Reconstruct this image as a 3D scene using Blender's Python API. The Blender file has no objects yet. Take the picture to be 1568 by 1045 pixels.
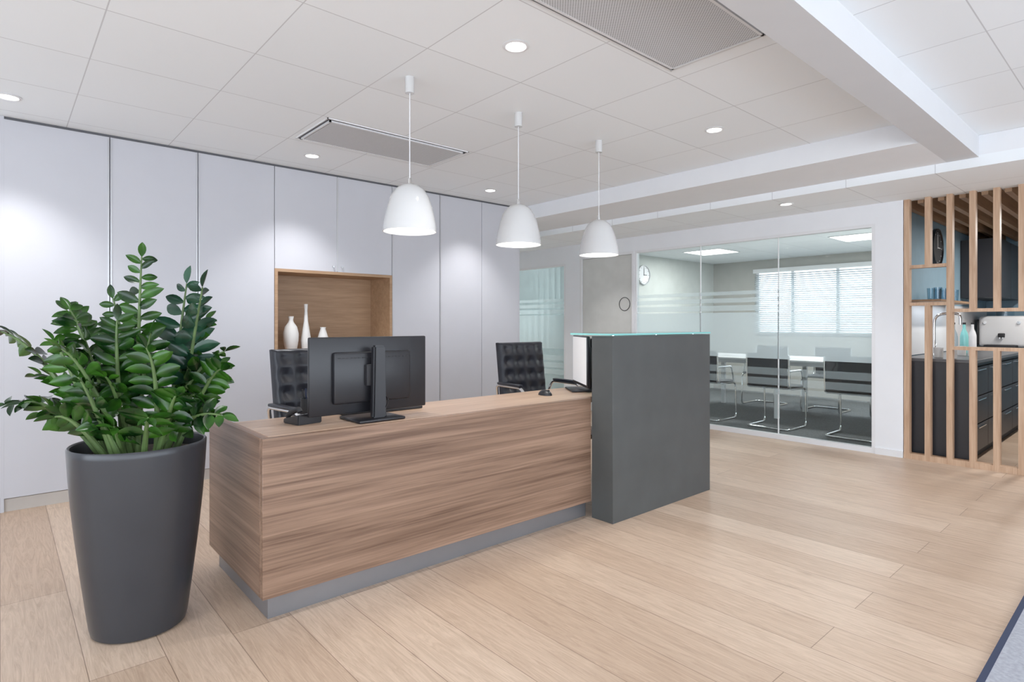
import bpy, bmesh, math, random
from mathutils import Vector, Matrix
random.seed(7)
S=bpy.context.scene
COL=S.collection
S.view_settings.view_transform='Standard'
S.view_settings.gamma=1.04
# ------------------------------------------------------------------ materials
def nt(name):
    m=bpy.data.materials.new(name); m.use_nodes=True
    t=m.node_tree; b=t.nodes['Principled BSDF']
    return m,t,b
def N(t,k,**kw):
    n=t.nodes.new(k)
    for a,v in kw.items(): setattr(n,a,v)
    return n
def plain(name,c,rough=.5,metal=0.,var=.04,scale=6,bump=0.,coat=0.,spec=.5,bscale=120):
    m,t,b=nt(name)
    tc=N(t,'ShaderNodeTexCoord'); no=N(t,'ShaderNodeTexNoise'); no.inputs['Scale'].default_value=scale
    no.inputs['Detail'].default_value=3
    t.links.new(tc.outputs['Object'],no.inputs['Vector'])
    r=N(t,'ShaderNodeValToRGB')
    r.color_ramp.elements[0].position=.3; r.color_ramp.elements[1].position=.7
    r.color_ramp.elements[0].color=tuple(max(0,x*(1-var)) for x in c)+(1,)
    r.color_ramp.elements[1].color=tuple(min(1,x*(1+var)) for x in c)+(1,)
    t.links.new(no.outputs['Fac'],r.inputs['Fac']); t.links.new(r.outputs['Color'],b.inputs['Base Color'])
    b.inputs['Roughness'].default_value=rough; b.inputs['Metallic'].default_value=metal
    b.inputs['Coat Weight'].default_value=coat; b.inputs['Specular IOR Level'].default_value=spec
    if bump:
        n2=N(t,'ShaderNodeTexNoise'); n2.inputs['Scale'].default_value=bscale
        t.links.new(tc.outputs['Object'],n2.inputs['Vector'])
        bp=N(t,'ShaderNodeBump'); bp.inputs['Strength'].default_value=bump; bp.inputs['Distance'].default_value=.002
        t.links.new(n2.outputs['Fac'],bp.inputs['Height']); t.links.new(bp.outputs['Normal'],b.inputs['Normal'])
    return m
def emit(name,c,s):
    m,t,b=nt(name)
    b.inputs['Base Color'].default_value=(.9,.9,.9,1)
    b.inputs['Emission Color'].default_value=tuple(c)+(1,); b.inputs['Emission Strength'].default_value=s
    return m
def wood(name,c1,c2,axis=0,rough=.45,scale=2.2,stretch=14,streak=.5,long=1.0):
    m,t,b=nt(name)
    tc=N(t,'ShaderNodeTexCoord'); mp=N(t,'ShaderNodeMapping')
    sc=[stretch]*3; sc[axis]=long
    mp.inputs['Scale'].default_value=sc
    t.links.new(tc.outputs['Object'],mp.inputs['Vector'])
    n1=N(t,'ShaderNodeTexNoise'); n1.inputs['Scale'].default_value=scale; n1.inputs['Detail'].default_value=6
    n1.inputs['Roughness'].default_value=.62; n1.inputs['Distortion'].default_value=.6
    t.links.new(mp.outputs['Vector'],n1.inputs['Vector'])
    mp2=N(t,'ShaderNodeMapping'); sc2=[stretch*5]*3; sc2[axis]=2.0*long
    mp2.inputs['Scale'].default_value=sc2
    t.links.new(tc.outputs['Object'],mp2.inputs['Vector'])
    n2=N(t,'ShaderNodeTexNoise'); n2.inputs['Scale'].default_value=scale; n2.inputs['Detail'].default_value=4
    t.links.new(mp2.outputs['Vector'],n2.inputs['Vector'])
    mx=N(t,'ShaderNodeMix',data_type='FLOAT'); mx.inputs[0].default_value=streak*.7
    t.links.new(n1.outputs['Fac'],mx.inputs[2]); t.links.new(n2.outputs['Fac'],mx.inputs[3])
    r=N(t,'ShaderNodeValToRGB'); e=r.color_ramp.elements
    e[0].position=.37; e[1].position=.62; e[0].color=tuple(c1)+(1,); e[1].color=tuple(c2)+(1,)
    t.links.new(mx.outputs[0],r.inputs['Fac']); t.links.new(r.outputs['Color'],b.inputs['Base Color'])
    b.inputs['Roughness'].default_value=rough
    return m
def floor_mat():
    m,t,b=nt('oak_planks')
    tc=N(t,'ShaderNodeTexCoord'); mp=N(t,'ShaderNodeMapping'); mp.inputs['Rotation'].default_value=(0,0,math.pi/2)
    t.links.new(tc.outputs['Object'],mp.inputs['Vector'])
    br=N(t,'ShaderNodeTexBrick'); br.offset=.37; br.offset_frequency=2
    br.inputs['Scale'].default_value=1; br.inputs['Brick Width'].default_value=2.4; br.inputs['Row Height'].default_value=.225
    br.inputs['Mortar Size'].default_value=.0017; br.inputs['Mortar Smooth'].default_value=.3; br.inputs['Bias'].default_value=0
    br.inputs['Color1'].default_value=(.51,.37,.268,1); br.inputs['Color2'].default_value=(.62,.475,.36,1)
    br.inputs['Mortar'].default_value=(.27,.185,.13,1)
    t.links.new(mp.outputs['Vector'],br.inputs['Vector'])
    m2=N(t,'ShaderNodeMapping'); m2.inputs['Scale'].default_value=(16,1.2,1)
    t.links.new(tc.outputs['Object'],m2.inputs['Vector'])
    no=N(t,'ShaderNodeTexNoise'); no.inputs['Scale'].default_value=2.5; no.inputs['Detail'].default_value=8; no.inputs['Roughness'].default_value=.7; no.inputs['Distortion'].default_value=2.2
    t.links.new(m2.outputs['Vector'],no.inputs['Vector'])
    r=N(t,'ShaderNodeValToRGB'); e=r.color_ramp.elements; e[0].position=.34;e[1].position=.6
    e[0].color=(.74,.71,.68,1); e[1].color=(1.0,1.0,1.0,1)
    t.links.new(no.outputs['Fac'],r.inputs['Fac'])
    mx=N(t,'ShaderNodeMix',data_type='RGBA',blend_type='MULTIPLY'); mx.inputs[0].default_value=1
    t.links.new(br.outputs['Color'],mx.inputs[6]); t.links.new(r.outputs['Color'],mx.inputs[7])
    kn=N(t,'ShaderNodeTexVoronoi'); kn.inputs['Scale'].default_value=.9
    m3=N(t,'ShaderNodeMapping'); m3.inputs['Scale'].default_value=(2.2,1.0,1)
    t.links.new(tc.outputs['Object'],m3.inputs['Vector']); t.links.new(m3.outputs['Vector'],kn.inputs['Vector'])
    kr=N(t,'ShaderNodeValToRGB'); ke=kr.color_ramp.elements; ke[0].position=.0; ke[1].position=.05; ke[0].color=(.45,.38,.32,1); ke[1].color=(1,1,1,1)
    t.links.new(kn.outputs['Distance'],kr.inputs['Fac'])
    mx2=N(t,'ShaderNodeMix',data_type='RGBA',blend_type='MULTIPLY'); mx2.inputs[0].default_value=.6
    t.links.new(mx.outputs[2],mx2.inputs[6]); t.links.new(kr.outputs['Color'],mx2.inputs[7])
    t.links.new(mx2.outputs[2],b.inputs['Base Color'])
    b.inputs['Roughness'].default_value=.42
    bp=N(t,'ShaderNodeBump'); bp.inputs['Strength'].default_value=.12; bp.inputs['Distance'].default_value=.002
    t.links.new(no.outputs['Fac'],bp.inputs['Height']); t.links.new(bp.outputs['Normal'],b.inputs['Normal'])
    return m
def tile_mat():
    m,t,b=nt('ceiling_tiles')
    tc=N(t,'ShaderNodeTexCoord'); mp=N(t,'ShaderNodeMapping'); mp.inputs['Location'].default_value=(-1.535+6,-2.36+6,0)
    t.links.new(tc.outputs['Object'],mp.inputs['Vector'])
    br=N(t,'ShaderNodeTexBrick'); br.offset=0
    br.inputs['Scale'].default_value=1; br.inputs['Brick Width'].default_value=.6; br.inputs['Row Height'].default_value=.6
    br.inputs['Mortar Size'].default_value=.003; br.inputs['Mortar Smooth'].default_value=.2
    br.inputs['Color1'].default_value=(.87,.90,.92,1); br.inputs['Color2'].default_value=(.90,.93,.95,1)
    br.inputs['Mortar'].default_value=(.62,.63,.65,1)
    t.links.new(mp.outputs['Vector'],br.inputs['Vector'])
    t.links.new(br.outputs['Color'],b.inputs['Base Color']); b.inputs['Roughness'].default_value=.9
    return m
def perf_mat():
    m,t,b=nt('perforated_metal')
    tc=N(t,'ShaderNodeTexCoord'); mp=N(t,'ShaderNodeMapping'); mp.inputs['Rotation'].default_value=(0,0,math.pi/4)
    t.links.new(tc.outputs['Object'],mp.inputs['Vector'])
    vo=N(t,'ShaderNodeTexVoronoi'); vo.inputs['Scale'].default_value=95; vo.inputs['Randomness'].default_value=0
    t.links.new(mp.outputs['Vector'],vo.inputs['Vector'])
    r=N(t,'ShaderNodeValToRGB'); e=r.color_ramp.elements; e[0].position=.22;e[1].position=.38
    e[0].color=(.20,.20,.205,1); e[1].color=(.66,.67,.69,1)
    t.links.new(vo.outputs['Distance'],r.inputs['Fac']); t.links.new(r.outputs['Color'],b.inputs['Base Color'])
    b.inputs['Roughness'].default_value=.6
    return m
def glass_mat(name,tint=(.96,.99,.985),refl=1.0):
    # thin architectural glass: reflects on its outer faces only
    m=bpy.data.materials.new(name); m.use_nodes=True; t=m.node_tree; t.nodes.clear()
    o=N(t,'ShaderNodeOutputMaterial'); tr=N(t,'ShaderNodeBsdfTransparent'); g=N(t,'ShaderNodeBsdfGlossy')
    tr.inputs['Color'].default_value=tuple(tint)+(1,); g.inputs['Roughness'].default_value=.02
    fr=N(t,'ShaderNodeFresnel'); fr.inputs['IOR'].default_value=1.45
    ge=N(t,'ShaderNodeNewGeometry'); iv=N(t,'ShaderNodeMath',operation='SUBTRACT'); iv.inputs[0].default_value=1
    t.links.new(ge.outputs['Backfacing'],iv.inputs[1])
    mu=N(t,'ShaderNodeMath',operation='MULTIPLY'); mu.inputs[1].default_value=refl
    t.links.new(fr.outputs['Fac'],mu.inputs[0])
    mu2=N(t,'ShaderNodeMath',operation='MULTIPLY'); t.links.new(mu.outputs[0],mu2.inputs[0]); t.links.new(iv.outputs[0],mu2.inputs[1])
    mx=N(t,'ShaderNodeMixShader'); t.links.new(mu2.outputs[0],mx.inputs[0]); t.links.new(tr.outputs[0],mx.inputs[1]); t.links.new(g.outputs[0],mx.inputs[2])
    t.links.new(mx.outputs[0],o.inputs['Surface'])
    return m
def frost_mat(name,c,a):
    m=bpy.data.materials.new(name); m.use_nodes=True; t=m.node_tree; t.nodes.clear()
    o=N(t,'ShaderNodeOutputMaterial'); d=N(t,'ShaderNodeBsdfDiffuse'); tl=N(t,'ShaderNodeBsdfTranslucent')
    d.inputs['Color'].default_value=tuple(c)+(1,); tl.inputs['Color'].default_value=tuple(c)+(1,)
    m1=N(t,'ShaderNodeMixShader'); m1.inputs[0].default_value=.5
    t.links.new(d.outputs[0],m1.inputs[1]); t.links.new(tl.outputs[0],m1.inputs[2])
    tr=N(t,'ShaderNodeBsdfTransparent')
    m2=N(t,'ShaderNodeMixShader'); m2.inputs[0].default_value=a
    t.links.new(tr.outputs[0],m2.inputs[1]); t.links.new(m1.outputs[0],m2.inputs[2]); t.links.new(m2.outputs[0],o.inputs['Surface'])
    return m

M={}
M['floor']=floor_mat(); M['tile']=tile_mat(); M['perf']=perf_mat()
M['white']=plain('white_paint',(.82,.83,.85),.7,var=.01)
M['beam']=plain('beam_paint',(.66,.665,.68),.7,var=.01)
M['trimwhite']=plain('white_trim',(.78,.78,.79),.45,var=.01)
M['cab']=plain('cabinet_laminate',(.545,.545,.58),.40,var=.01)
M['gap']=plain('dark_gap',(.10,.10,.11),.6)
M['alu']=plain('aluminium',(.55,.55,.56),.35,metal=.7)
M['plinth']=plain('plinth',(.50,.46,.42),.5)
M['desk']=wood('walnut_laminate',(.125,.067,.040),(.32,.20,.135),0,.42,1.5,16,long=.55)
M['deskside']=wood('walnut_laminate_side',(.115,.062,.038),(.28,.175,.12),1,.42,1.5,16,long=.55)
M['desktop_glare']=wood('desktop_laminate_glare',(.36,.235,.16),(.51,.36,.26),0,.35,1.5,16)  # paler worktop: light glare is put into the laminate colour
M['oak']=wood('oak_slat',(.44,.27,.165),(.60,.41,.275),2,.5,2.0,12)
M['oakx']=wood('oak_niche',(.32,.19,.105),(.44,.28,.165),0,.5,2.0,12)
M['block']=plain('anthracite_counter',(.070,.075,.075),.5,var=.10,scale=5)
M['kick']=plain('brushed_kick',(.25,.25,.265),.35,metal=.6)
M['pot']=plain('pot_lacquer',(.032,.034,.040),.30,var=.05)
M['soil']=plain('soil',(.05,.035,.025),.95,var=.5,scale=60,bump=.8)
M['stem']=plain('stem_green',(.09,.15,.045),.5,var=.25,scale=20)
M['black']=plain('black_plastic',(.011,.011,.014),.35)
M['blackm']=plain('matt_black',(.018,.018,.021),.6)
M['leather']=plain('black_leather',(.017,.019,.028),.36,bump=.25,bscale=300)
M['chrome']=plain('chrome',(.8,.8,.8),.12,metal=1.,var=.01)
M['lampwhite']=plain('lamp_enamel',(.64,.64,.64),.10,coat=.8,var=.01)
M['ceramic']=plain('ceramic_white',(.80,.79,.77),.35,var=.02,bump=.3,bscale=60)
M['door']=plain('door_laminate',(.60,.60,.57),.5)
M['carpet']=plain('carpet_dark',(.13,.14,.145),.95,var=.3,scale=90,bump=.6)
M['rug']=plain('rug_grey',(.34,.35,.39),.95,var=.14,scale=70,bump=.8)
M['rugedge']=plain('rug_binding',(.03,.04,.08),.9)
M['blue']=plain('blue_wall',(.26,.40,.50),.7)
M['beige']=plain('beige_wall',(.46,.45,.42),.8)
M['mwall']=plain('meeting_wall',(.56,.58,.555),.8)
M['kitchen']=plain('kitchen_front',(.026,.025,.030),.4)
M['counter']=plain('kitchen_worktop',(.10,.10,.105),.3)
M['glass']=glass_mat('clear_glass'); M['glasstop']=glass_mat('counter_glass',(.75,.93,.92),1.6)
M['tumbler']=glass_mat('tumbler_glass',(.8,.88,.92),2.5)
M['gedge']=plain('glass_edge',(.25,.62,.60),.15)
M['frost']=frost_mat('frosted_film',(.74,.84,.87),.60)
M['frost2']=frost_mat('frosted_film_light',(.74,.84,.87),.46)
M['blind']=plain('blind_fabric',(.58,.65,.67),.8)
M['dimslat']=plain('dimming_blind_slat',(.50,.53,.54),.5)
M['bulb']=emit('bulb_glow',(1,.98,.94),8); M['panel']=emit('panel_glow',(1,.99,.96),3)
M['screen']=emit('screen_glow',(.80,.84,.92),.15)
M['paper']=plain('paper',(.78,.78,.80),.6)
emitdisc=emit('diffuser_glow',(1,.97,.92),2.2)

def leaf_mat(name,c1,c2,rough):
    m,t,b=nt(name)
    tc=N(t,'ShaderNodeTexCoord'); no=N(t,'ShaderNodeTexNoise'); no.inputs['Scale'].default_value=9
    t.links.new(tc.outputs['Object'],no.inputs['Vector'])
    r=N(t,'ShaderNodeValToRGB'); e=r.color_ramp.elements; e[0].position=.40;e[1].position=.70
    e[0].color=tuple(c1)+(1,); e[1].color=tuple(c2)+(1,)
    t.links.new(no.outputs['Fac'],r.inputs['Fac']); t.links.new(r.outputs['Color'],b.inputs['Base Color'])
    b.inputs['Roughness'].default_value=rough; b.inputs['Specular IOR Level'].default_value=.4
    return m
M['leaf']=leaf_mat('leaf_green',(.004,.024,.004),(.036,.125,.010),.24)
M['leafblue']=leaf_mat('leaf_bluegreen_sheen',(.007,.032,.017),(.028,.09,.05),.22)  # new fronds: bluish gloss sheen is put into the leaf colour

# ------------------------------------------------------------------ geometry
def fin(bm,name,mat,parent=None,loc=(0,0,0),rot=(0,0,0),smooth=False):
    bmesh.ops.recalc_face_normals(bm,faces=bm.faces)
    me=bpy.data.meshes.new(name); bm.to_mesh(me); bm.free()
    o=bpy.data.objects.new(name,me); COL.objects.link(o)
    if mat is not None:
        for mm in (mat if isinstance(mat,(list,tuple)) else [mat]): me.materials.append(mm)
    if smooth:
        for p in me.polygons: p.use_smooth=True
        try: me.set_sharp_from_angle(angle=math.radians(40))
        except Exception: pass
    o.location=loc; o.rotation_euler=rot
    if parent: o.parent=parent
    return o
def grp(name,loc=(0,0,0),rz=0):
    e=bpy.data.objects.new(name,None); e.location=loc; e.rotation_euler=(0,0,rz); e.empty_display_size=.1
    COL.objects.link(e); return e
def addbox(bm,x0,x1,y0,y1,z0,z1):
    r=bmesh.ops.create_cube(bm,size=1); vs=r['verts']
    for v in vs:
        v.co=Vector(((x0+x1)/2+v.co.x*(x1-x0),(y0+y1)/2+v.co.y*(y1-y0),(z0+z1)/2+v.co.z*(z1-z0)))
    return vs
def box(name,x0,x1,y0,y1,z0,z1,mat,parent=None,bevel=0,seg=2,loc=(0,0,0),rot=(0,0,0)):
    bm=bmesh.new(); addbox(bm,x0,x1,y0,y1,z0,z1)
    if bevel: bmesh.ops.bevel(bm,geom=bm.edges[:],offset=bevel,segments=seg,affect='EDGES',profile=.5)
    return fin(bm,name,mat,parent,loc,rot,smooth=bool(bevel))
def boxes(name,lst,mat,parent=None):
    bm=bmesh.new()
    for b in lst: addbox(bm,*b)
    return fin(bm,name,mat,parent)
def lathe(name,prof,mat,parent=None,loc=(0,0,0),seg=40,rot=(0,0,0)):
    bm=bmesh.new(); rings=[]
    for r,z in prof:
        if r<1e-6: rings.append([bm.verts.new((0,0,z))])
        else: rings.append([bm.verts.new((r*math.cos(2*math.pi*i/seg),r*math.sin(2*math.pi*i/seg),z)) for i in range(seg)])
    for a,b in zip(rings,rings[1:]):
        if len(a)==1 and len(b)==1: continue
        for i in range(seg):
            j=(i+1)%seg
            if len(a)==1: bm.faces.new((a[0],b[i],b[j]))
            elif len(b)==1: bm.faces.new((a[i],a[j],b[0]))
            else: bm.faces.new((a[i],a[j],b[j],b[i]))
    return fin(bm,name,mat,parent,loc,rot,smooth=True)
def cyl(name,r,z0,z1,mat,parent=None,loc=(0,0,0),rot=(0,0,0),seg=32):
    return lathe(name,[(0,z0),(r,z0),(r,z1),(0,z1)],mat,parent,loc,seg,rot)
def sweep(bm,pts,rad,seg=10,closed=False):
    pts=[Vector(p) for p in pts]; n=len(pts); rings=[]
    if not isinstance(rad,(list,tuple)): rad=[rad]*n
    nrm=None
    for i,p in enumerate(pts):
        if closed: tg=(pts[(i+1)%n]-pts[i-1]).normalized()
        else: tg=(pts[min(i+1,n-1)]-pts[max(i-1,0)]).normalized()
        if nrm is None:
            a=Vector((0,0,1)) if abs(tg.z)<.9 else Vector((1,0,0)); nrm=tg.cross(a).normalized()
        else:
            nrm=(nrm-tg*nrm.dot(tg))
            nrm=nrm.normalized() if nrm.length>1e-6 else tg.orthogonal().normalized()
        bn=tg.cross(nrm)
        rings.append([bm.verts.new(p+(nrm*math.cos(2*math.pi*k/seg)+bn*math.sin(2*math.pi*k/seg))*rad[i]) for k in range(seg)])
    m=n if closed else n-1
    for i in range(m):
        a=rings[i]; b=rings[(i+1)%n]
        for k in range(seg):
            l=(k+1)%seg; bm.faces.new((a[k],a[l],b[l],b[k]))
    if not closed: bm.faces.new(rings[0]); bm.faces.new(rings[-1])
def roundpath(pts,r=.04,n=5):
    pts=[Vector(p) for p in pts]; out=[pts[0]]
    for i in range(1,len(pts)-1):
        p=pts[i]; a=(pts[i-1]-p); b=(pts[i+1]-p); ra=min(r,a.length*.45,b.length*.45)
        A=p+a.normalized()*ra; B=p+b.normalized()*ra
        for k in range(n+1):
            s=k/n; out.append(A*(1-s)**2+p*2*s*(1-s)+B*s*s)
    out.append(pts[-1]); return out
def tube(name,pts,r,mat,parent=None,rnd=0,seg=10,closed=False):
    if rnd: pts=roundpath(pts,rnd)
    bm=bmesh.new(); sweep(bm,pts,r,seg,closed)
    return fin(bm,name,mat,parent,smooth=True)

H=2.516; HL=2.30
# ------------------------------------------------------------------ ROOM SHELL
box('floor',-3.2,10.4,-3.6,7.4,-.1,0,M['floor'])
box('floor_meeting_room',6.15,9.96,1.86,5.66,0,.006,M['carpet'])
box('ceiling',-3.2,5.15,-3.6,7.3,H,H+.1,M['tile'])
box('ceiling_corridor',5.15,6.15,-3.6,7.3,HL,HL+.08,M['tile'])
box('ceiling_meeting_room',6.15,10.1,1.72,7.3,HL,HL+.08,M['tile'])
box('ceiling_kitchen',6.15,10.1,-3.6,1.72,HL+.1,HL+.18,M['white'])
box('trim_soffit',4.45,5.15,1.09,7.3,2.366,H,M['white'])
box('trim_step',5.15,5.2,-3.6,7.3,HL+.08,H,M['white'])
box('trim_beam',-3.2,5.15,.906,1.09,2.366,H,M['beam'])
box('wall_back',-3.2,4.41,5.32,5.42,0,H,M['white'])
box('wall_back_return',-3.2,-.005,4.90,5.32,0,H,M['white'])
box('wall_corridor',4.33,4.41,5.42,7.3,0,H,M['white'])
box('wall_corridor_end',4.33,10.1,7.3,7.4,0,H,M['white'])
boxes('wall_left',[(-3.3,-3.2,-3.6,5.42,0,.3),(-3.3,-3.2,-3.6,5.42,2.35,H),(-3.3,-3.2,-3.6,-3.2,.3,2.35),(-3.3,-3.2,3.4,5.42,.3,2.35)],M['white'])
boxes('window_1',[(-3.28,-3.22,y,y+.06,.3,2.35) for y in (-3.2,-1.6,0,1.6,3.34)]+[(-3.28,-3.22,-3.2,3.4,.3,.36),(-3.28,-3.22,-3.2,3.4,2.29,2.35)],M['alu'])
boxes('wall_rear',[(-3.3,10.1,-3.7,-3.6,0,.15),(-3.3,10.1,-3.7,-3.6,2.42,H),(5.9,10.1,-3.7,-3.6,.15,2.42)],M['white'])
boxes('window_2',[(x,x+.07,-3.68,-3.62,.15,2.42) for x in (-3.25,-1.7,-.1,1.5,3.1,4.6,5.83)]+[(-3.2,5.9,-3.68,-3.62,.15,.2),(-3.2,5.9,-3.68,-3.62,2.36,2.42)],M['alu'])
XP=6.05
box('wall_partition_kitchen',XP,6.15,1.60,1.82,0,HL,M['white'])
box('wall_partition_corridor',XP,6.15,5.45,5.73,0,HL,M['white'])
box('wall_partition_header',XP,6.15,1.82,5.45,2.12,HL,M['white'])
box('wall_partition_office',XP,6.15,5.73,7.3,2.05,HL,M['white'])
box('wall_partition_side',XP,6.15,-3.6,-.9,0,HL,M['white'])
boxes('baseboard_partition',[(XP-.012,XP,1.60,1.82,0,.06),(XP-.012,XP,5.45,5.73,0,.06)],M['trimwhite'])
box('wall_meeting_side',6.15,10.0,5.66,5.76,0,HL,M['mwall'])
box('wall_kitchen',6.15,10.0,1.68,1.72,0,HL+.1,M['blue'])
box('wall_meeting_divider',6.15,10.0,1.72,1.86,0,HL,M['mwall'])
boxes('wall_meeting_back',[(9.96,10.06,1.86,5.66,0,1.0),(9.96,10.06,1.86,5.66,2.12,HL),(9.96,10.06,1.86,2.0,1.0,2.12),(9.96,10.06,4.85,5.66,1.0,2.12)],M['beige'])
boxes('window_3',[(9.97,10.03,y,y+.05,1.0,2.12) for y in (2.0,2.75,3.5,4.2,4.8)]+[(9.97,10.03,2.0,4.85,1.0,1.05),(9.97,10.03,2.0,4.85,2.07,2.12)],M['trimwhite'])
rb=grp('added_dimming_blind',(9.92,0,0))  # blind added to tone down the over-bright back window
bm=bmesh.new()
zz=1.05
while zz<2.06:
    vs=[bm.verts.new(p) for p in ((-.020,2.0,zz-.013),(.020,2.0,zz+.013),(.020,4.85,zz+.013),(-.020,4.85,zz-.013))]
    bm.faces.new(vs); zz+=.034
fin(bm,'blind_slats',M['dimslat'],rb)
box('blind_bottom_bar',-.012,.012,2.0,4.85,1.02,1.04,M['alu'],rb); box('blind_cassette',-.03,.035,1.98,4.87,2.07,2.14,M['trimwhite'],rb)
box('wall_kitchen_back',10.0,10.1,-3.6,1.72,0,HL+.1,M['blue'])
box('wall_office_back',10.0,10.1,5.76,7.3,0,HL,M['white'])
box('trim_backsplash',6.17,9.98,1.67,1.68,.895,1.40,M['trimwhite'])

# ------------------------------------------------------------------ built-in cabinets
cab=grp('built_in_cabinet',(0,4.9,0))
xs=[.0155,.575,1.13,1.70,2.245,2.79,3.335,3.875,4.41]
boxes('carcass',[(.02,1.69,.03,.42,0,H),(2.80,4.41,.03,.42,0,H),(1.69,2.80,.03,.42,1.66,H),(1.69,2.80,.03,.42,0,.925)],M['gap'],cab)
box('end_panel_outer',0,.0185,0,.42,0,H,M['cab'],cab)
def doorp(nm,x0,x1,z0,z1): return box(nm,x0+.002,x1-.002,0,.028,z0,z1,M['cab'],cab,bevel=.0015,seg=1)
k=0
for i in range(8):
    a,b=xs[i],xs[i+1]; k+=1
    if i in (3,4):
        doorp('door_upper_%d'%k,a,b,1.655,2.498); doorp('door_lower_%d'%k,a,b,.085,.925)
    else: doorp('door_tall_%d'%k,a,b,.085,2.498)
box('plinth',.0,4.41,.012,.05,0,.08,M['plinth'],cab)
box('top_shadow_trim',.0185,4.41,.008,.05,2.50,H,M['gap'],cab)
boxes('aluminium_strip',[(x-.013,x-.005,-.004,.02,.085,2.488) for x in (xs[1],xs[2])]+[(x+.004,x+.012,-.004,.02,.085,2.488) for x in (xs[1],xs[2],xs[6],xs[5])]+[(xs[4]-.007,xs[4]+.007,-.003,.02,1.66,2.488)],M['alu'],cab)
box('end_panel',4.405,4.42,0,.42,0,H,M['cab'],cab)
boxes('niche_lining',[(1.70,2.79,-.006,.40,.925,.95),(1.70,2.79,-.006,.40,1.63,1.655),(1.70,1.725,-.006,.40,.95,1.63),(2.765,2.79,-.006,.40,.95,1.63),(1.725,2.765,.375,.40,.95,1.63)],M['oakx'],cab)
for x in (2.205,2.285): cyl('knob',.009,0,.02,M['chrome'],cab,loc=(x,0,1.70),rot=(math.pi/2,0,0),seg=16)
def vase(name,x,y,prof): return lathe(name,prof,M['ceramic'],None,(x,y,.951),36)
vase('ceramic_vase',1.895,5.06,[(0,0),(.035,0),(.05,.03),(.062,.10),(.064,.16),(.05,.22),(.022,.26),(.018,.28),(.024,.31),(.02,.31),(.014,.28),(0,.27)])
vase('slender_vase',2.035,5.08,[(0,0),(.03,0),(.042,.04),(.044,.10),(.032,.18),(.018,.27),(.013,.36),(.017,.42),(.013,.42),(.009,.36),(0,.35)])
vase('cone_vase',2.20,5.10,[(0,0),(.05,0),(.058,.04),(.052,.10),(.035,.16),(.022,.20),(.026,.215),(.02,.215),(.015,.19),(0,.18)])

# ------------------------------------------------------------------ reception desk
dk=grp('reception_desk',(.78,2.383,0))
W=1.965
box('front_panel',0,W,0,.035,.10,.74-.0,M['desk'],dk,bevel=.0015,seg=1)
box('side_panel',0,.035,.036,.78,.10,.74,M['deskside'],dk,bevel=.0015,seg=1)
box('worktop',.0355,3.05,.0355,.50,.705,.7405,M['desktop_glare'],dk,bevel=.0015,seg=1)
box('inner_shelf',.0355,3.05,.28,.50,.40,.43,M['desk'],dk)
box('rear_end_panel',3.05,3.085,.03,.50,0,.7405,M['desk'],dk)
boxes('toe_kick',[(.035,W,.045,.06,0,.10),(.035,.05,.06,.74,0,.10)],M['kick'],dk)
boxes('inner_drawers',[(.05,.45,.10,.45,.10,.70)],M['desk'],dk)
ct=grp('counter_block',(2.745,2.213,0))
box('block_body',0,1.10,0,.165,0,1.122,M['block'],ct,bevel=.0015,seg=1)
box('glass_shelf',-.01,1.10,0,.33,1.128,1.138,M['glasstop'],ct)
boxes('glass_shelf_edge',[(-.012,1.102,-.003,0,1.128,1.138),(-.013,-.010,-.003,.33,1.128,1.138),(-.012,1.102,.33,.333,1.128,1.138)],M['gedge'],ct)
for x in (.1,.55,1.0):
    cyl('standoff',.012,1.12,1.130,M['chrome'],ct,loc=(x,.08,0),seg=16)

# ------------------------------------------------------------------ pendant lamps
def pendant(x,y):
    g=grp('pendant_lamp',(x,y,0))
    cyl('ceiling_canopy',.024,2.43,H,M['lampwhite'],g)
    tube('cord',[(0,0,1.95),(0,0,2.44)],.0028,M['trimwhite'],g,seg=6)
    cyl('cord_grip',.010,1.935,1.975,M['chrome'],g,seg=16)
    prof=[(.012,1.944),(.030,1.942),(.055,1.932),(.080,1.911),(.102,1.875),(.120,1.82),(.132,1.77),(.139,1.73),(.1425,1.69),
          (.1395,1.69),(.136,1.73),(.128,1.77),(.116,1.82),(.098,1.873),(.076,1.906),(.052,1.926),(0,1.936)]
    lathe('shade',prof,M['lampwhite'],g,seg=56)
    lathe('bulb',[(0,1.925),(.02,1.92),(.024,1.88),(.05,1.83),(.058,1.80),(.05,1.765),(.025,1.745),(0,1.742)],M['bulb'],g,seg=24)
    lathe('diffuser',[(0,1.704),(.12,1.704),(.12,1.708),(0,1.708)],emitdisc,g,seg=40)
    l=bpy.data.lights.new('pendant_light','SPOT'); l.energy=18; l.color=(1,.95,.88); l.spot_size=math.radians(130); l.spot_blend=.8; l.shadow_soft_size=.10
    o=bpy.data.objects.new('pendant_light',l); COL.objects.link(o); o.location=(0,0,1.69); o.parent=g
for x,y in ((1.645,2.70),(2.435,2.71),(3.235,2.735)): pendant(x,y)

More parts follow.
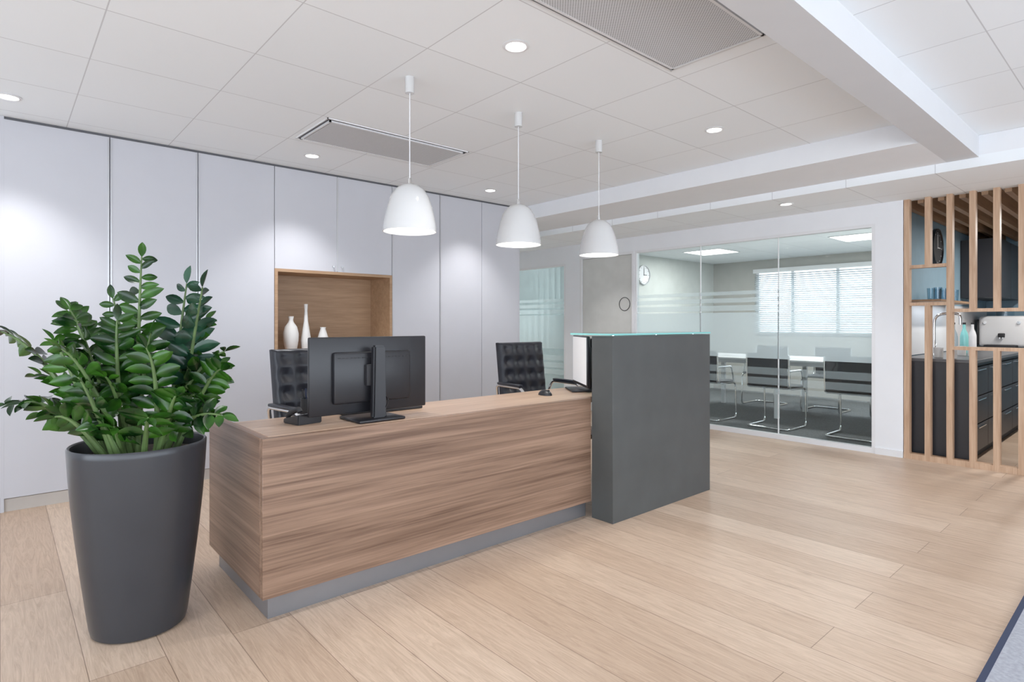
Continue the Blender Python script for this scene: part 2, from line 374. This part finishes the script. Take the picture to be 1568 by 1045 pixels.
# ------------------------------------------------------------------ recessed spots + AC cassettes
def spot(x,y,z,e=55,ang=95):
    g=grp('recessed_downlight',(x,y,z))
    lathe('ring',[(.048,-.001),(.062,-.001),(.064,-.004),(.050,-.008),(.046,-.003),(.048,-.001)],M['trimwhite'],g,seg=36)
    lathe('lens',[(0,-.002),(.047,-.002),(.047,-.003),(0,-.003)],M['bulb'],g,seg=32)
    l=bpy.data.lights.new('downlight','SPOT'); l.energy=e; l.color=(.98,.98,1); l.spot_size=math.radians(ang); l.spot_blend=.7; l.shadow_soft_size=.05
    o=bpy.data.objects.new('downlight',l); COL.objects.link(o); o.location=(0,0,-.02); o.parent=g
for x,y in ((.035,4.46),(1.835,4.46),(3.635,4.46)): spot(x,y,H,62)
for x,y in ((1.835,2.06),(3.635,2.06)): spot(x,y,H,45)
spot(0.035,2.06,H,30); spot(1.835,.3,H,30); spot(3.635,.3,H,30)
for x,y in ((5.43,2.36),(5.43,4.76),(5.43,.56),(5.43,6.5)): spot(x,y,HL,34)
def ac(x0,x1,y0,y1):
    g=grp('ceiling_air_vent',(x0,y0,H)); w=x1-x0; d=y1-y0
    a=.008
    boxes('outer_frame',[(0,w,0,a,-.006,0),(0,w,d-a,d,-.006,0),(0,a,0,d,-.006,0),(w-a,w,0,d,-.006,0)],M['trimwhite'],g)
    box('dark_slot',a,w-a,a,d-a,-.003,-.0005,M['gap'],g)
    box('perforated_panel',.045,w-.045,.036,d-.036,-.012,-.004,M['perf'],g)
    p,q=.026,.038
    boxes('inner_frame',[(p,w-p,p,q,-.014,-.004),(p,w-p,d-q,d-p,-.014,-.004),(p,q,p,d-p,-.014,-.004),(w-q,w-p,p,d-p,-.014,-.004)],M['trimwhite'],g)
ac(1.57,2.70,3.57,4.11); ac(1.50,2.62,1.20,1.73)

# ------------------------------------------------------------------ glass partitions + door
gp=grp('glass_partition',(XP,0,0))
ys=[1.82,2.72,3.615,4.50]
boxes('frame',[(0.0,.06,1.82,4.5,0,.05),(0,.06,1.82,4.5,2.09,2.12),(0,.06,1.82,1.85,.05,2.09),(0,.06,4.50,4.53,0,2.12)],M['trimwhite'],gp)
for i in range(3): box('pane_%d'%(i+1),.025,.035,ys[i]+.002+(.03 if i==0 else 0),ys[i+1]-.002,.05,2.09,M['glass'],gp)
boxes('joint',[(.022,.038,y-.004,y+.004,.05,2.09) for y in ys[1:3]],M['trimwhite'],gp)
st=[(1.515,1.555),(1.43,1.48),(1.34,1.40)]
low=((.66,.735),(.555,.63),(.46,.53))
def film(name,lst,mat,par):
    bm=bmesh.new()
    for y0,y1,z0,z1 in lst: bm.faces.new([bm.verts.new(p) for p in ((.022,y0,z0),(.022,y1,z0),(.022,y1,z1),(.022,y0,z1))])
    return fin(bm,name,mat,par)
film('frosted_stripe',[(1.85,4.5,a,b) for a,b in list(st)],M['frost2'],gp)
film('frosted_stripe_low',[(1.85,4.5,a,b) for a,b in list(low)],frost_mat('frosted_film_thin',(.66,.76,.79),.26),gp)
film('frosted_band',[(1.85,4.5,.83,1.32)],M['frost'],gp)
gw=grp('glass_partition',(XP,0,0))
boxes('frame',[(0,.06,5.73,7.3,0,.05),(0,.06,5.73,7.3,2.02,2.05),(0,.06,5.73,5.76,.05,2.02)],M['trimwhite'],gw)
box('pane',.025,.035,5.77,7.3,.05,2.02,M['glass'],gw)
film('frosted_stripe',[(5.77,7.3,a,b) for a,b in list(st)+list(low)],M['frost2'],gw)
film('frosted_band',[(5.77,7.3,.83,1.32)],M['frost2'],gw)
bl=grp('vertical_blind',(6.26,0,0))
bm=bmesh.new()
for i in range(13):
    y=5.85+i*.118
    dx,dy=.050*math.cos(math.radians(150)),.050*math.sin(math.radians(150))
    bm.faces.new([bm.verts.new(p) for p in ((-dx,y-dy,.08),(dx,y+dy,.08),(dx,y+dy,2.1),(-dx,y-dy,2.1))])
fin(bm,'blind_slats',M['blind'],bl); box('blind_rail',-.02,.02,5.78,7.28,2.1,2.13,M['trimwhite'],bl)
dr=grp('door_1',(XP,4.53,0))
boxes('door_frame',[(-.01,.08,0,.035,0,2.12),(-.01,.08,.885,.92,0,2.12),(-.01,.08,.035,.885,2.085,2.12)],M['trimwhite'],dr)
box('door_leaf',.01,.055,.038,.882,.008,2.082,M['door'],dr,bevel=.002,seg=1)
ringpts=[(-.004+.01,.16+.085*math.cos(a*math.pi/16),1.45+.085*math.sin(a*math.pi/16)) for a in range(32)]
tube('ring_sign',ringpts,.004,M['blackm'],dr,closed=True,seg=8)
tube('door_handle',[(.01,.09,1.0),(-.045,.09,1.0),(-.045,.20,1.0)],.008,M['chrome'],dr,rnd=.015)

# ------------------------------------------------------------------ meeting room furniture
tb=grp('meeting_table',(7.75,3.3,.006))
box('table_top',-.5,.5,-1.35,1.35,.72,.745,M['trimwhite'],tb,bevel=.004)
boxes('table_apron',[(-.42,.42,-1.2,-1.16,.66,.72),(-.42,.42,1.16,1.2,.66,.72),(-.42,-.39,-1.16,1.16,.67,.72),(.39,.42,-1.16,1.16,.67,.72)],M['trimwhite'],tb)
for sx in (-1,1):
    for sy in (-1,0,1): boxes('leg',[(sx*.42-.025,sx*.42+.025,sy*1.18-.025,sy*1.18+.025,0,.72)],M['trimwhite'],tb)
def cant(x,y,rz):
    g=grp('cantilever_chair',(x,y,.006),rz)
    w=.24
    path=[(-.22,-w,.84),(-.20,-w,.46),(.22,-w,.45),(.24,-w,.012),(-.22,-w,.012),(-.22,w,.012),(.24,w,.012),(.22,w,.45),(-.20,w,.46),(-.22,w,.84)]
    tube('chrome_frame',path,.011,M['chrome'],g,rnd=.06)
    box('seat',-.2,.24,-.228,.228,.455,.485,M['blackm'],g,bevel=.012)
    box('backrest',-.232,-.208,-.228,.228,.48,.86,M['blackm'],g,bevel=.01)
    for s in (-1,1): tube('armrest',[(-.215,s*w,.66),(.12,s*w,.66),(.18,s*w,.46)],.011,M['chrome'],g,rnd=.05)
for y in (2.2,3.05,3.9): cant(6.75,y,0)
for y in (2.3,3.15,4.0): cant(8.5,y,math.pi)
cant(7.75,5.05,-math.pi/2)
def ledp(x,y,e=36):
    g=grp('led_ceiling_panel',(x,y,HL)); box('panel_frame',-.31,.31,-.31,.31,-.008,-.001,M['trimwhite'],g); box('panel_diffuser',-.29,.29,-.29,.29,-.010,-.0085,M['panel'],g)
    l=bpy.data.lights.new('panel_light','AREA'); l.shape='SQUARE'; l.size=.55; l.energy=e; o=bpy.data.objects.new('panel_light',l); COL.objects.link(o); o.location=(0,0,-.02); o.parent=g
ledp(8.2,4.70,26); ledp(8.2,2.6,44)
ledp(7.2,6.5,45)
def clock(x,y,z,r,face,rim,hand):
    g=grp('wall_clock',(x,y,z))
    R=(math.pi/2,0,0)
    lathe('rim',[(0,0),(r,0),(r,.035),(r*.92,.035),(r*.9,.02),(0,.02)],rim,g,rot=R,seg=48)
    lathe('face',[(0,.0205),(r*.89,.0205),(r*.89,.022),(0,.022)],face,g,rot=R,seg=48)
    boxes('hands',[(-.004,.004,-.027,-.024,-.01,r*.7),(-.01,r*.5,-.027,-.024,-.004,.004)],hand,g)
    boxes('hour_marks',[(r*.78*math.cos(a*math.pi/6)-.005,r*.78*math.cos(a*math.pi/6)+.005,-.0245,-.023,r*.78*math.sin(a*math.pi/6)-.005,r*.78*math.sin(a*math.pi/6)+.005) for a in range(12)],hand,g)
clock(7.78,5.66,1.98,.16,M['paper'],M['alu'],M['blackm'])

# ------------------------------------------------------------------ wooden slat screen + kitchen
sc=grp('slat_screen',(6.05,0,0))
sl=[]; sw=.042; d=.07
ysl=[1.574-.1555*i for i in range(16)]
def V(y,z0,z1): sl.append((0,d,y-sw/2,y+sw/2,z0,z1))
def Hh(ya,yb,z): sl.append((.002,d-.002,ya,yb,z-.014,z+.014))
for i,y in enumerate(ysl):
    if i in (0,2): V(y,.05,HL)
    elif i==1: V(y,1.71,HL); V(y,.05,1.36)
    elif i in (3,4,5): V(y,1.32,HL); V(y,.05,.98)
    else: V(y,.05,HL)
Hh(ysl[2]+sw/2,ysl[0]-sw/2,1.70); Hh(ysl[2]+sw/2,ysl[0]-sw/2,1.37)
Hh(ysl[6]+sw/2,ysl[2]-sw/2,1.31); Hh(ysl[6]+sw/2,ysl[2]-sw/2,.99)
sl.append((0,d,-.9,1.597,0,.05))
boxes('slats',sl,M['oak'],sc)
cb=grp('ceiling_battens',(6.15,0,0))
boxes('battens',[(0,3.8,y,y+.045,HL-.03,HL+.10) for y in [1.62-.15*i for i in range(17)]],M['oakx'],cb)
kt=grp('kitchen_base_cabinet',(6.17,1.12,0))
box('end_panel',0,.02,0,.55,0,.86,M['kitchen'],kt); box('body',.02,3.8,.03,.55,.08,.86,M['kitchen'],kt); box('kick',.05,3.8,.06,.55,0,.08,M['blackm'],kt)
box('worktop',0,3.8,-.02,.548,.86,.888,M['counter'],kt,bevel=.003,seg=1)
for i in range(6):
    for (a,b) in ((.09,.32),(.33,.56),(.57,.82)):
        box('drawer_front',.03+i*.6,.62+i*.6,.008,.028,a,b,M['kitchen'],kt,bevel=.002,seg=1)
        box('drawer_pull',.18+i*.6,.47+i*.6,-.006,.006,b-.03,b-.022,M['chrome'],kt)
ku=grp('kitchen_wall_cabinet',(8.55,1.32,0))
box('body',0,1.4,.02,.355,1.50,2.18,M['kitchen'],ku)
for i in range(2): box('cabinet_door',.01+i*.70,.69+i*.70,0,.02,1.50,2.18,M['kitchen'],ku,bevel=.002,seg=1)
clock(7.45,1.68,2.0,.20,M['blackm'],M['black'],M['paper'])
sh=grp('wall_shelf',(6.5,1.42,0)); box('shelf_board',0,1.35,0,.255,1.405,1.425,M['oakx'],sh)
tm=grp('drinking_glasses')
for i in range(7):
    lathe('tumbler',[(0,0),(.028,0),(.034,.12),(.031,.12),(.026,.006),(0,.006)],M['tumbler'],tm,(6.75+i*.11,1.50+(i%2)*.08,1.426),20)
gb=M['gedge']
for bx,by,mt in ((7.35,1.50,M['tumbler']),(7.55,1.45,gb),(8.2,1.5,M['paper'])):
    g=grp('glass_bottle',(bx,by,.889)); lathe('bottle',[(0,0),(.034,0),(.037,.02),(.037,.17),(.03,.21),(.014,.25),(.013,.30),(0,.30)],mt,g,seg=24); cyl('cap',.015,.30,.32,M['blackm'],g,seg=16)
fc=grp('kitchen_faucet',(6.62,1.5,.89))
cyl('base',.024,0,.03,M['chrome'],fc); tube('spout',[(0,0,.03),(0,0,.40),(0,-.20,.40),(0,-.20,.30)],.012,M['chrome'],fc,rnd=.09); tube('lever',[(.012,0,.08),(.07,0,.11)],.006,M['chrome'],fc)
mw=grp('coffee_machine',(9.1,1.16,.89))
box('body',.06,.42,0,.46,.02,.40,M['trimwhite'],mw,bevel=.045,seg=4)
box('drip_tray',-.10,.08,.08,.38,.0,.05,M['blackm'],mw,bevel=.008)
box('side_panel_left',.07,.40,.455,.475,.05,.36,M['blackm'],mw,bevel=.006); box('side_panel_right',.07,.40,-.015,.005,.05,.36,M['blackm'],mw,bevel=.006)
box('spout_block',.0,.07,.20,.26,.14,.19,M['blackm'],mw,bevel=.008)
for s in (.215,.245): cyl('nozzle',.007,.12,.14,M['chrome'],mw,loc=(.02,s,0),seg=12)
for s in (.07,.39): cyl('dial',.018,0,.02,M['chrome'],mw,loc=(.06,s,.32),rot=(0,-math.pi/2,0),seg=18)
cyl('bean_hopper',.09,.40,.46,M['tumbler'],mw,loc=(.26,.23,0))
for i,(x,y) in enumerate(((6.32,1.3),(6.42,1.42),(6.88,1.26),(6.98,1.36))):
    g=grp('coffee_mug',(x,y,.89)); lathe('cup',[(0,0),(.034,0),(.038,.09),(.034,.09),(.03,.008),(0,.008)],M['ceramic'],g,seg=24)
    tube('handle',[(.036,0,.075),(.062,0,.065),(.062,0,.03),(.034,0,.02)],.005,M['ceramic'],g,rnd=.015)
l=bpy.data.lights.new('kitchen_light','AREA'); l.shape='RECTANGLE'; l.size=2; l.size_y=.1; l.energy=40; l.color=(1,.97,.93)
o=bpy.data.objects.new('kitchen_light',l); COL.objects.link(o); o.location=(7.8,.6,2.2)
l=bpy.data.lights.new('under_shelf_light','AREA'); l.shape='RECTANGLE'; l.size=1.2; l.size_y=.03; l.energy=2.2; l.color=(.80,.90,1)
o=bpy.data.objects.new('under_shelf_light',l); COL.objects.link(o); o.location=(7.17,1.55,1.39)

# ------------------------------------------------------------------ rug
rg=grp('area_rug',(0,0,0))
box('rug_field',1.2,4.6,-2.2,.415,0.001,.012,M['rug'],rg)
boxes('rug_binding',[(1.17,4.63,.415,.435,0.001,.013),(1.17,4.63,-2.22,-2.2,0.001,.013),(1.18,1.2,-2.2,.415,0.001,.013),(4.6,4.62,-2.2,.415,0.001,.013)],M['rugedge'],rg)

# ------------------------------------------------------------------ office chairs (face local -y)
def office_chair(x,y,rz):
    g=grp('office_chair',(x,y,0),rz)
    def cushion(nm,w,h,th,nu,nv,cols,rows,mtx,edge=.05):
        bm=bmesh.new(); gr=[]
        for j in range(nv+1):
            row=[]
            for i in range(nu+1):
                a=i/nu; b=j/nv
                X=(a-.5)*w; Z=b*h
                cu=a*cols; cv=b*rows
                dmin=9
                for jj in range(rows):
                    for ii in range(cols):
                        dmin=min(dmin,math.hypot(cu-(ii+.5),cv-(jj+.5)))
                puff=min(1,dmin/.55)**.6
                ed=min(a,1-a)*w; ez=min(b,1-b)*h
                e=min(1,min(ed,ez)/edge); rim=math.sqrt(max(0,1-(1-e)**2))
                Y=-th*.35-th*.65*rim*(.45+.55*puff)
                row.append(bm.verts.new((X,Y,Z)))
            gr.append(row)
        for j in range(nv):
            for i in range(nu): bm.faces.new((gr[j][i],gr[j][i+1],gr[j+1][i+1],gr[j+1][i]))
        bk=[]
        for j in range(nv+1):
            bk.append([bm.verts.new((v.co.x,.0 if 0<i<nu and 0<j<nv else -th*.1,v.co.z)) for i,v in enumerate(gr[j])])
        for j in range(nv):
            for i in range(nu): bm.faces.new((bk[j][i],bk[j+1][i],bk[j+1][i+1],bk[j][i+1]))
        for j in range(nv):
            bm.faces.new((gr[j][0],gr[j+1][0],bk[j+1][0],bk[j][0])); bm.faces.new((gr[j][nu],bk[j][nu],bk[j+1][nu],gr[j+1][nu]))
        for i in range(nu):
            bm.faces.new((gr[0][i],bk[0][i],bk[0][i+1],gr[0][i+1])); bm.faces.new((gr[nv][i],gr[nv][i+1],bk[nv][i+1],bk[nv][i]))
        for jj in range(rows):
            for ii in range(cols):
                r=bmesh.ops.create_uvsphere(bm,u_segments=10,v_segments=6,radius=.010)
                for v in r['verts']: v.co=Vector(((( ii+.5)/cols-.5)*w+v.co.x, -th*.35-th*.65*.47+v.co.y*.7, (jj+.5)/rows*h+v.co.z))
        bmesh.ops.transform(bm,matrix=mtx,verts=bm.verts)
        return fin(bm,nm,M['leather'],g,smooth=True)
    tilt=math.radians(-8)
    mb=Matrix.Translation((0,.24,.49))@Matrix.Rotation(tilt,4,'X')
    cushion('tufted_backrest',.46,.55,.085,44,50,4,5,mb)
    ms=Matrix.Translation((0,-.24,.40))@Matrix.Rotation(math.radians(-90),4,'X')
    cushion('tufted_seat',.50,.48,.11,40,40,4,4,ms)
    tube('back_bracket',[(0,.10,.38),(0,.27,.40),(0,.27,.62)],.018,M['chrome'],g,rnd=.06)
    for s in (-1,1):
        tube('armrest',[(s*.27,.22,.62),(s*.29,.20,.70),(s*.29,-.14,.70),(s*.29,-.20,.62),(s*.27,-.10,.42),(s*.10,0,.385)],.012,M['chrome'],g,rnd=.06)
        box('arm_pad',s*.29-.022,s*.29+.022,-.13,.17,.706,.726,M['leather'],g,bevel=.008)
    box('seat_plate',-.14,.14,-.14,.14,.375,.398,M['blackm'],g,bevel=.004)
    cyl('gas_column',.028,.10,.38,M['chrome'],g,seg=24)
    cyl('base_hub',.045,.07,.13,M['chrome'],g,seg=24)
    for i in range(5):
        a=i*2*math.pi/5+.3; c,s_=math.cos(a),math.sin(a)
        bm=bmesh.new(); sweep(bm,[(c*.03,s_*.03,.105),(c*.17,s_*.17,.095),(c*.29,s_*.29,.075)],[.020,.016,.012],8); fin(bm,'base_leg',M['chrome'],g,smooth=True)
        cyl('caster',.028,-.02,.02,M['black'],g,loc=(c*.29,s_*.29,.028),rot=(math.pi/2,0,a),seg=20)
        cyl('caster_stem',.007,.04,.075,M['chrome'],g,loc=(c*.29,s_*.29,0),seg=10)
office_chair(1.52,3.42,math.radians(8))
office_chair(3.31,3.42,math.radians(-6))

# ------------------------------------------------------------------ desk items
ZD=.7412
def monitor(x,y,rz,w=.615,h=.36,z0=.035,lit=False):
    g=grp('computer_monitor',(x,y,ZD),rz)
    box('display_shell',-w/2,w/2,.0,.022,z0,z0+h,M['black'],g,bevel=.006)
    box('rear_housing',-w*.33,w*.33,-.028,.002,z0+.05,z0+h-.07,M['black'],g,bevel=.012)
    box('screen_panel',-w/2+.01,w/2-.01,.0215,.0235,z0+.02,z0+h-.01,M['screen'] if lit else M['blackm'],g)
    box('vesa_mount',-.05,.05,-.05,-.026,z0+.13,z0+.23,M['blackm'],g,bevel=.004)
    boxes('vent_slots',[(-w*.30+i*.02,-w*.30+i*.02+.012,-.0295,-.027,z0+h-.10,z0+h-.095) for i in range(20)],M['blackm'],g)
    bm=bmesh.new(); vs=addbox(bm,-.036,.036,-.085,-.048,.012,.355)
    for v in vs:
        if v.co.z>.2: v.co.x*=.82
    bmesh.ops.bevel(bm,geom=bm.edges[:],offset=.008,segments=2,affect='EDGES'); fin(bm,'stand_column',M['black'],g,smooth=True)
    box('stand_base',-.12,.12,-.115,.10,0,.014,M['black'],g,bevel=.006)
    tube('cable',[(.05,-.03,z0+.08),(.06,-.06,.09),(.02,-.09,.05),(.05,-.05,.016)],.003,M['black'],g,rnd=.03,seg=6)
monitor(1.345,2.555,0)
monitor(3.00,2.68,math.radians(55),w=.42,h=.34,lit=True)
kb=grp('computer_keyboard',(1.50,2.755,ZD))
box('keyboard_body',-.22,.22,-.065,.065,0,.014,M['blackm'],kb,bevel=.004)
boxes('keys',[(-.21+i*.0285,-.21+i*.0285+.024,-.055+j*.024,-.055+j*.024+.019,.013,.019) for i in range(15) for j in range(5)],M['black'],kb)
ms=grp('computer_mouse',(2.62,2.66,ZD))
def mouse(g):
    bm=bmesh.new(); bmesh.ops.create_uvsphere(bm,u_segments=20,v_segments=12,radius=1)
    for v in bm.verts: v.co=Vector((v.co.x*.032,v.co.y*.055,max(0,v.co.z)*.034))
    fin(bm,'mouse_shell',M['black'],g,smooth=True); cyl('scroll_wheel',.008,-.004,.004,M['blackm'],g,loc=(0,-.03,.028),rot=(0,math.pi/2,0),seg=14)
mouse(ms)
ph=grp('desk_phone',(1.05,2.66,ZD),math.radians(10)); ph.scale=(.68,.68,.68)
bm=bmesh.new(); vs=addbox(bm,-.09,.09,-.09,.09,0,.02)
for v in vs:
    if v.co.z>.01 and v.co.y<0: v.co.z=.07
    if v.co.z>.01 and v.co.y>0: v.co.z=.03
bmesh.ops.bevel(bm,geom=bm.edges[:],offset=.005,segments=2,affect='EDGES'); fin(bm,'phone_base',M['black'],ph,smooth=True)
tube('handset',[(-.065,-.075,.085),(-.065,-.06,.105),(-.065,.05,.068),(-.065,.075,.042)],.018,M['blackm'],ph,rnd=.03)
boxes('phone_keys',[(-.02+i*.03,.0+i*.03,-.02+j*.022,-.006+j*.022,.05-j*.009,.058-j*.009) for i in range(3) for j in range(4)],M['alu'],ph)
tube('phone_cord',[(-.065,.09,.03)]+[(-.065+.012*math.cos(i*1.3)+i*.004,.10+.012*math.sin(i*1.3),.016) for i in range(24)],.003,M['black'],ph,seg=6)
pc=grp('pen_cup',(1.14,2.82,ZD))
lathe('cup',[(0,0),(.035,0),(.035,.09),(.032,.09),(.032,.006),(0,.006)],M['blackm'],pc,seg=24)
for i in range(4):
    a=i*1.6; tube('pen',[(.008*math.cos(a),.008*math.sin(a),.01),(.028*math.cos(a),.028*math.sin(a),.135)],.004,[M['paper'],M['rugedge'],M['black'],M['chrome']][i],pc,seg=8)

# ------------------------------------------------------------------ planter with ZZ plant
px,py=.42,2.733
pt=grp('potted_zz_plant',(px,py,0))
prof=[(0,0),(.150,0),(.162,.006),(.168,.03),(.180,.12),(.196,.25),(.211,.38),(.223,.50),(.232,.62),(.2365,.70),(.2375,.722),(.233,.728),(.226,.724),(.222,.70),(.218,.66),(0,.66)]
lathe('planter',prof,M['pot'],pt,seg=72)
lathe('soil',[(0,.685),(.1,.69),(.219,.675)],M['soil'],pt,seg=40)
Rv=Vector((.751,-.660,0)); Fv=Vector((.660,.751,0)); K=.00261
tips=[(212,392,.02,0),(298,438,.06,1),(10,504,-.08,0),(44,577,.04,0),(56,612,-.14,0),(84,474,.06,0),(160,456,.05,0),(256,430,.14,1),(322,540,.12,0),
(334,566,.02,0),(350,634,-.05,0),(232,640,-.22,0),(124,520,-.14,0),(205,490,-.10,0),(262,530,-.16,0),(182,570,-.22,0),(300,600,-.14,0),(76,545,.18,0),
(275,490,.20,0),(92,608,-.18,0),(150,510,.16,0),(215,570,-.2,0),(118,474,-.04,0),(296,565,.2,0),(245,510,-.06,0),(165,530,-.24,0),(318,600,-.1,0),
(150,625,-.22,0),(275,628,-.20,0),(196,632,-.16,0),(110,640,.02,0),(320,640,.10,0),(70,632,-.02,0)]
stems=bmesh.new(); L0=bmesh.new(); L1=bmesh.new()
def leaflet(bm,base,d,up,L,Wd):
    d=d.normalized(); side=d.cross(up).normalized(); up=side.cross(d).normalized()
    prof=[(0,.06),(.1,.42),(.26,.82),(.45,1.0),(.64,.94),(.80,.68),(.92,.34),(1.0,.03)]
    rows=[]; curl=random.uniform(.05,.25)
    for s,w in prof:
        c=base+d*(L*s)-up*(L*curl*s*s)
        h=Wd*.5*w
        rows.append([bm.verts.new(c-side*h+up*h*.35),bm.verts.new(c-side*h*.5+up*h*.12),bm.verts.new(c),bm.verts.new(c+side*h*.5+up*h*.12),bm.verts.new(c+side*h+up*h*.35)])
    for a,b in zip(rows,rows[1:]):
        for i in range(4): bm.faces.new((a[i],a[i+1],b[i+1],b[i]))
for (u,v,dp,kd) in tips:
    tr=(u-214)*K; tz=1.2-(v-495)*K
    tip=Rv*tr+Fv*dp+Vector((0,0,tz))
    hd=Vector((tip.x,tip.y,0)); hl=hd.length
    base=(hd/max(hl,.01))*min(.10,hl*.45)+Vector((random.uniform(-.05,.05),random.uniform(-.05,.05),.675))
    rise=max(tz-.68,.10)
    ctrl=base+Vector((hd.x*.42,hd.y*.42,rise*.70+hl*.28))
    if rise>.6: ctrl=base+Vector((hd.x*.22,hd.y*.22,rise*.6))
    n=26; P=[]
    for i in range(n+1):
        s=i/n; P.append(base*(1-s)**2+ctrl*2*s*(1-s)+tip*s*s)
    sweep(stems,P,[.0095*(1-i/n)+.0028 for i in range(n+1)],8)
    length=sum((P[i+1]-P[i]).length for i in range(n))
    big=1.3 if kd==1 else 1.05
    npair=max(5,int(length*.76/(.044*big)))
    rollax=random.uniform(-.7,.7)
    for q in range(npair):
        s=.26+.74*(q+.5)/npair
        idx=min(n-1,int(s*n)); fr=s*n-idx; p=P[idx].lerp(P[min(n,idx+1)],min(1,fr)); tg=(P[idx+1]-P[idx]).normalized()
        sd=tg.cross(Vector((0,0,1)))
        if sd.length<.2: sd=Rv.copy()
        sd=(sd.normalized()*.8+Rv*(.5 if sd.dot(Rv)>0 else -.5))
        sd=(sd-tg*sd.dot(tg)).normalized()
        sd=Matrix.Rotation(rollax+random.uniform(-.4,.4),3,tg)@sd
        upv=sd.cross(tg).normalized()
        if upv.z<0: upv=-upv
        Lf=(.064+.026*math.sin(math.pi*min(1,s*1.02)))*random.uniform(.86,1.14)*big
        if s>.85: Lf*=.82
        for sg in (-1,1):
            dirn=(sd*sg*1.0+tg*random.uniform(.10,.60)+upv*random.uniform(-.2,.4))
            pp_=p+tg*(.009 if sg>0 else -.009)
            leaflet(L1 if kd else L0,pp_,dirn,upv+Vector((random.uniform(-.4,.4),random.uniform(-.4,.4),0)),Lf,Lf*random.uniform(.44,.52))
    leaflet(L1 if kd else L0,P[-1],tg,upv,.06*big,.028*big)
fin(stems,'stems',M['stem'],pt,smooth=True)
for bm,nm,mt in ((L0,'leaves',M['leaf']),(L1,'leaves_young',M['leafblue'])):
    me=bpy.data.meshes.new(nm); bm.to_mesh(me); bm.free(); o=bpy.data.objects.new(nm,me); COL.objects.link(o); me.materials.append(mt); o.parent=pt
    for p in me.polygons: p.use_smooth=True

# ------------------------------------------------------------------ light / world
w=bpy.data.worlds.new('sky'); S.world=w; w.use_nodes=True
bg=w.node_tree.nodes['Background']; bg.inputs['Color'].default_value=(.81,.895,1.0,1); bg.inputs['Strength'].default_value=5.0
# ------------------------------------------------------------------ camera
cam=bpy.data.cameras.new('camera'); co=bpy.data.objects.new('camera',cam); COL.objects.link(co)
cam.sensor_width=36; cam.lens=20.48; cam.shift_y=-27/1568; cam.clip_start=.05
co.location=(0,0,1.2); co.rotation_euler=(math.pi/2,0,-math.atan2(.660,.751))
S.camera=co
